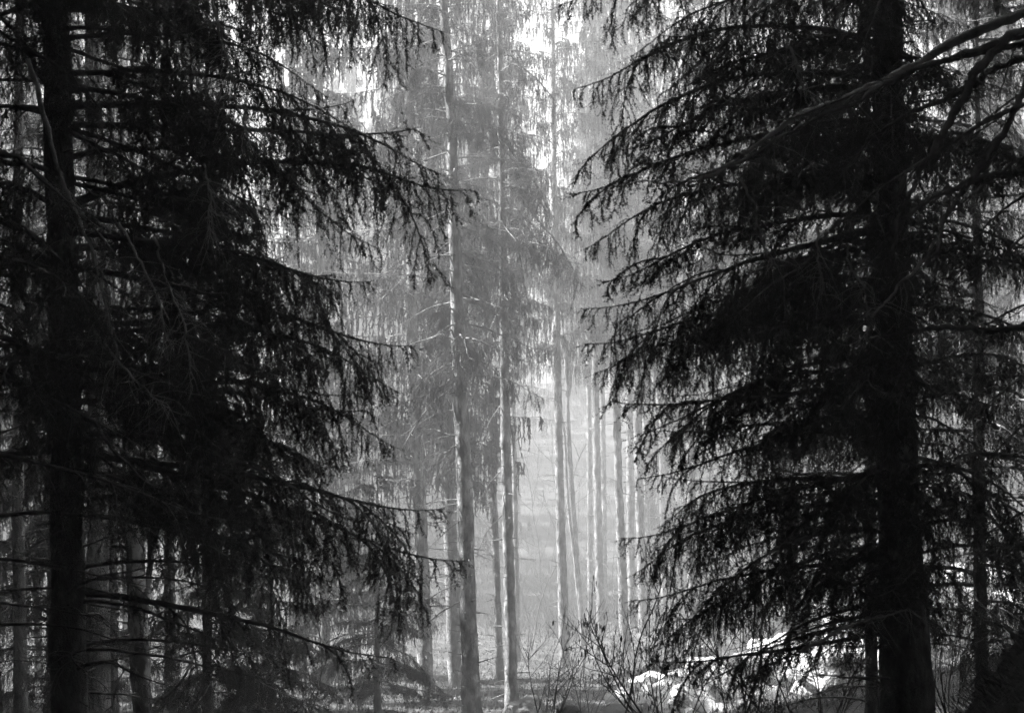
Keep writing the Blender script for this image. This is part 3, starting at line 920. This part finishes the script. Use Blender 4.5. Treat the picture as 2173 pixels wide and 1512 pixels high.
shrub("hazel_sapling", "upright bare sapling with catkins in front of the flared grey glade trunk", 1312, 30, 1120, 1, 0.02, 201, None, 0.0, 0.014, True, one=True)
shrub("bare_shrub", "bare shrub of thin rods in front of the lone pale glade trunk", 1165, 33, 1330, 6, 0.35, 202)
shrub("bare_shrub", "bare shrub with long rods slanting over the white boulder", 1420, 27, 1230, 6, 0.55, 203, None, -0.25, 0.012, True)
shrub("bare_shrub", "bare shrub of crooked rods between the white boulder and the leaning trunk", 1560, 29, 1200, 7, 0.4, 204, None, -0.1, 0.012)
shrub("bare_shrub", "tangled bare shrub at the foot of the black spruce, before the white rocks", 1730, 26, 1180, 7, 0.45, 205, None, -0.1, 0.012)
shrub("bare_shrub", "bare shrub with fine twigs beside the slim dark spruce of the gap", 1245, 38, 1260, 5, 0.4, 206, None, 0.1)
shrub("bare_shrub", "tangled bare shrub between the black spruce and the grassy mound", 2040, 24, 1150, 6, 0.4, 207)
shrub("bare_shrub", "low bare shrub beside the foot of the flared grey trunk", 1375, 46, 1330, 5, 0.5, 208)
shrub("broadleaf_sapling", "fine-twigged bare sapling in the bright mist of the glade", 1130, 72, 880, 2, 0.16, 209, None, 0.05, 0.02)
shrub("broadleaf_sapling", "bare sapling with spreading twigs close behind the lone pale trunk", 1160, 82, 820, 2, 0.2, 210, None, 0.1, 0.02)
shrub("bare_shrub", "bare shrub in the dim wood between the long dark branches and the bushy spruce", 640, 40, 1280, 5, 0.4, 211)
shrub("bare_shrub", "thin bare shrub at the back of the row of glade trunks", 1300, 88, 1050, 4, 0.3, 212, None, 0, 0.016)

for i in range(26):
    px = 1085 + 330 * rng.random(); d = 76 + 50 * rng.random() ** 1.3
    shrub("bare_shrub", "fine bare shrub fading in the mist at the back of the glade", px, d, 1080 + 160 * rng.random(), 4, 0.35, 220 + i, "misty shrubs at the back of the glade", rng.normal(0, 0.1), 0.013)

# ------------------------------------------------------------------ rocks
def boulder(name, label, px, py_top, d, wx, wy, h, seed, mat, group=None):
    rng = np.random.default_rng(seed)
    nu, nv = 30, 16
    V = []
    off = rng.random(3) * 50
    for j in range(nv + 1):
        th = math.pi * j / nv
        for i in range(nu):
            ph = 2 * math.pi * i / nu
            q = np.array([math.sin(th) * math.cos(ph), math.sin(th) * math.sin(ph), math.cos(th)])
            k = np.sign(q) * np.abs(q) ** 0.75
            n1 = mnoise.noise(Vector(q * 1.4 + off)); n2 = mnoise.noise(Vector(q * 3.7 + off)); n3 = mnoise.noise(Vector(q * 9 + off))
            V.append(k * (1 + 0.45 * n1 + 0.26 * n2 + 0.12 * n3) * np.array([wx, wy, h]))
    V = np.array(V)
    F = []
    for j in range(nv):
        for i in range(nu):
            a, b = j * nu + i, j * nu + (i + 1) % nu
            F.append([a, a + nu, b + nu]); F.append([a, b + nu, b])
    p = P(px, py_top, d)
    o = link(name, new_mesh("boulder", V, F, mat, None, False))
    g = ground_z(p[0], d)
    o.location = (p[0], d, g + h * 0.08)
    tag(o, label, "rock", group)
    return o
WR = "white rocks on the bank"
boulder("boulder", "big brilliant white boulder lying before the flared glade trunk", 1395, 1470, 45, 0.78, 0.6, 0.62, 301, M_SNOW)
for i, (px, d, wx, h) in enumerate([(1480, 44, .5, .3), (1560, 40, .8, .45), (1625, 42, 1.0, .6), (1690, 48, 1.0, .6), (1775, 42, 1.1, .7), (1835, 38, 1.0, .5), (1850, 50, 1.0, .6),
                                    (2020, 46, 1.2, .7), (2095, 50, 1.1, .5), (2040, 54, 1.1, .5), (2150, 58, 1.3, .55), (2165, 48, 0.9, .45), (1940, 52, 1.1, .6), (1600, 53, 1.2, .5), (1740, 56, 1.2, .6), (1530, 50, .8, .4)]):
    boulder("boulder", "white sunlit rock scattered on the bank behind the black spruce", px, 1450, d, wx, wx * 0.8, h, 310 + i, M_SNOW, WR)
boulder("boulder", "grey shaded boulder at the foot of the slim dark spruce", 1120, 1490, 44, 0.45, 0.4, 0.35, 340, M_STONE)
boulder("boulder", "low grey boulder beside the big white one", 1290, 1500, 41, 0.8, 0.5, 0.38, 341, M_STONE)

# ------------------------------------------------------------------ litter and grass
def ground_cover():
    rng = np.random.default_rng(400)
    N = 80000
    y = 34 + 60 * rng.random(N) ** 1.1
    x = (rng.random(N) * 2 - 1) * (0.22 * y + 1)
    z = np.array([ground_z(a, b) for a, b in zip(x, y)])
    p = np.stack([x, y, z], 1)
    a = rng.random(N) * 6.283
    l = 0.03 + 0.07 * rng.random(N)
    cl = np.array([mnoise.noise(Vector((q[0] * 0.8, q[1] * 0.8, 9))) for q in p])
    tall = rng.random(N) < 0.25 + 0.5 * cl
    up = np.where(tall, 0.08 + (0.3 + 0.5 * np.clip(cl, 0, 1)) * rng.random(N), 0.02 + 0.07 * rng.random(N))
    V = np.empty((N, 3, 3))
    sx, sy = np.cos(a) * l, np.sin(a) * l
    wd = np.where(tall, 0.005, 0.018)
    V[:, 0] = p + np.stack([-np.sin(a) * wd, np.cos(a) * wd, np.zeros(N)], 1)
    V[:, 1] = p - np.stack([-np.sin(a) * wd, np.cos(a) * wd, np.zeros(N)], 1)
    V[:, 2] = p + np.stack([sx, sy, up], 1)
    o = link("leaf_litter", new_mesh("leaf_litter", V.reshape(-1, 3), np.arange(N * 3).reshape(-1, 3), M_LITTER))
    tag(o, "dead leaves, twigs and dry grass covering the forest floor", "litter", None, "stuff")
    N = 9000
    x = 2.2 + 3.2 * rng.random(N); y = 13.4 + 4.2 * rng.random(N)
    z = np.array([ground_z(a, b) for a, b in zip(x, y)])
    S = np.stack([x, y, z - 0.01], 1)
    E = S + np.stack([-0.10 - 0.12 * rng.random(N), rng.normal(-0.05, 0.08, N), 0.06 + 0.14 * rng.random(N)], 1)
    V, F = sticks(rng, S, E, 0.0025)
    o = link("mound_grass", new_mesh("mound_grass", V, F, M_GRASS))
    tag(o, "dry drooping grass on the dark mound by the bare-limbed spruce", "grass", None, "stuff")
ground_cover()

def brushwood():
    rng = np.random.default_rng(420)
    N = 26000
    y = 74 + 80 * rng.random(N) ** 1.2
    x = rng.normal(0.022, 0.05, N) * y
    z = np.array([ground_z(a, b) for a, b in zip(x, y)])
    cl = np.array([mnoise.noise(Vector((a * 0.35, b * 0.22, 4))) for a, b in zip(x, y)])
    keep = rng.random(N) < 0.45 + 1.1 * cl
    S = np.stack([x, y, z - 0.02], 1)[keep]
    h = (0.25 + 1.1 * rng.random(len(S)) ** 1.5) * (0.7 + np.clip(cl[keep], 0, 1))
    E = S + np.stack([rng.normal(0, 0.28, len(S)) * h, rng.normal(0, 0.28, len(S)) * h, h], 1)
    V, F = sticks(rng, S, E, 0.009)
    o = link("brushwood", new_mesh("brushwood", V, F, M_SHRUB))
    tag(o, "thin bare brushwood covering the misty slope at the back of the glade", "brushwood", None, "stuff")
brushwood()

# ------------------------------------------------------------------ the hazy air
def haze():
    x0, x1, y0, y1, z0, z1 = -65, 65, -39, 206, -2.9, 40
    V = [(x, y, z) for z in (z0, z1) for y in (y0, y1) for x in (x0, x1)]
    F = [(0, 2, 3, 1), (4, 5, 7, 6), (0, 1, 5, 4), (2, 6, 7, 3), (0, 4, 6, 2), (1, 3, 7, 5)]
    m, t, out = mat_new("haze")
    v = t.nodes.new("ShaderNodeVolumePrincipled")
    v.inputs["Color"].default_value = (0.92, 0.92, 0.92, 1)
    v.inputs["Density"].default_value = HAZE_DENSITY
    v.inputs["Anisotropy"].default_value = 0.0
    t.links.new(v.outputs[0], out.inputs["Volume"])
    tag(link("haze", new_mesh("haze", V, F, m)), kind="stuff")
haze()
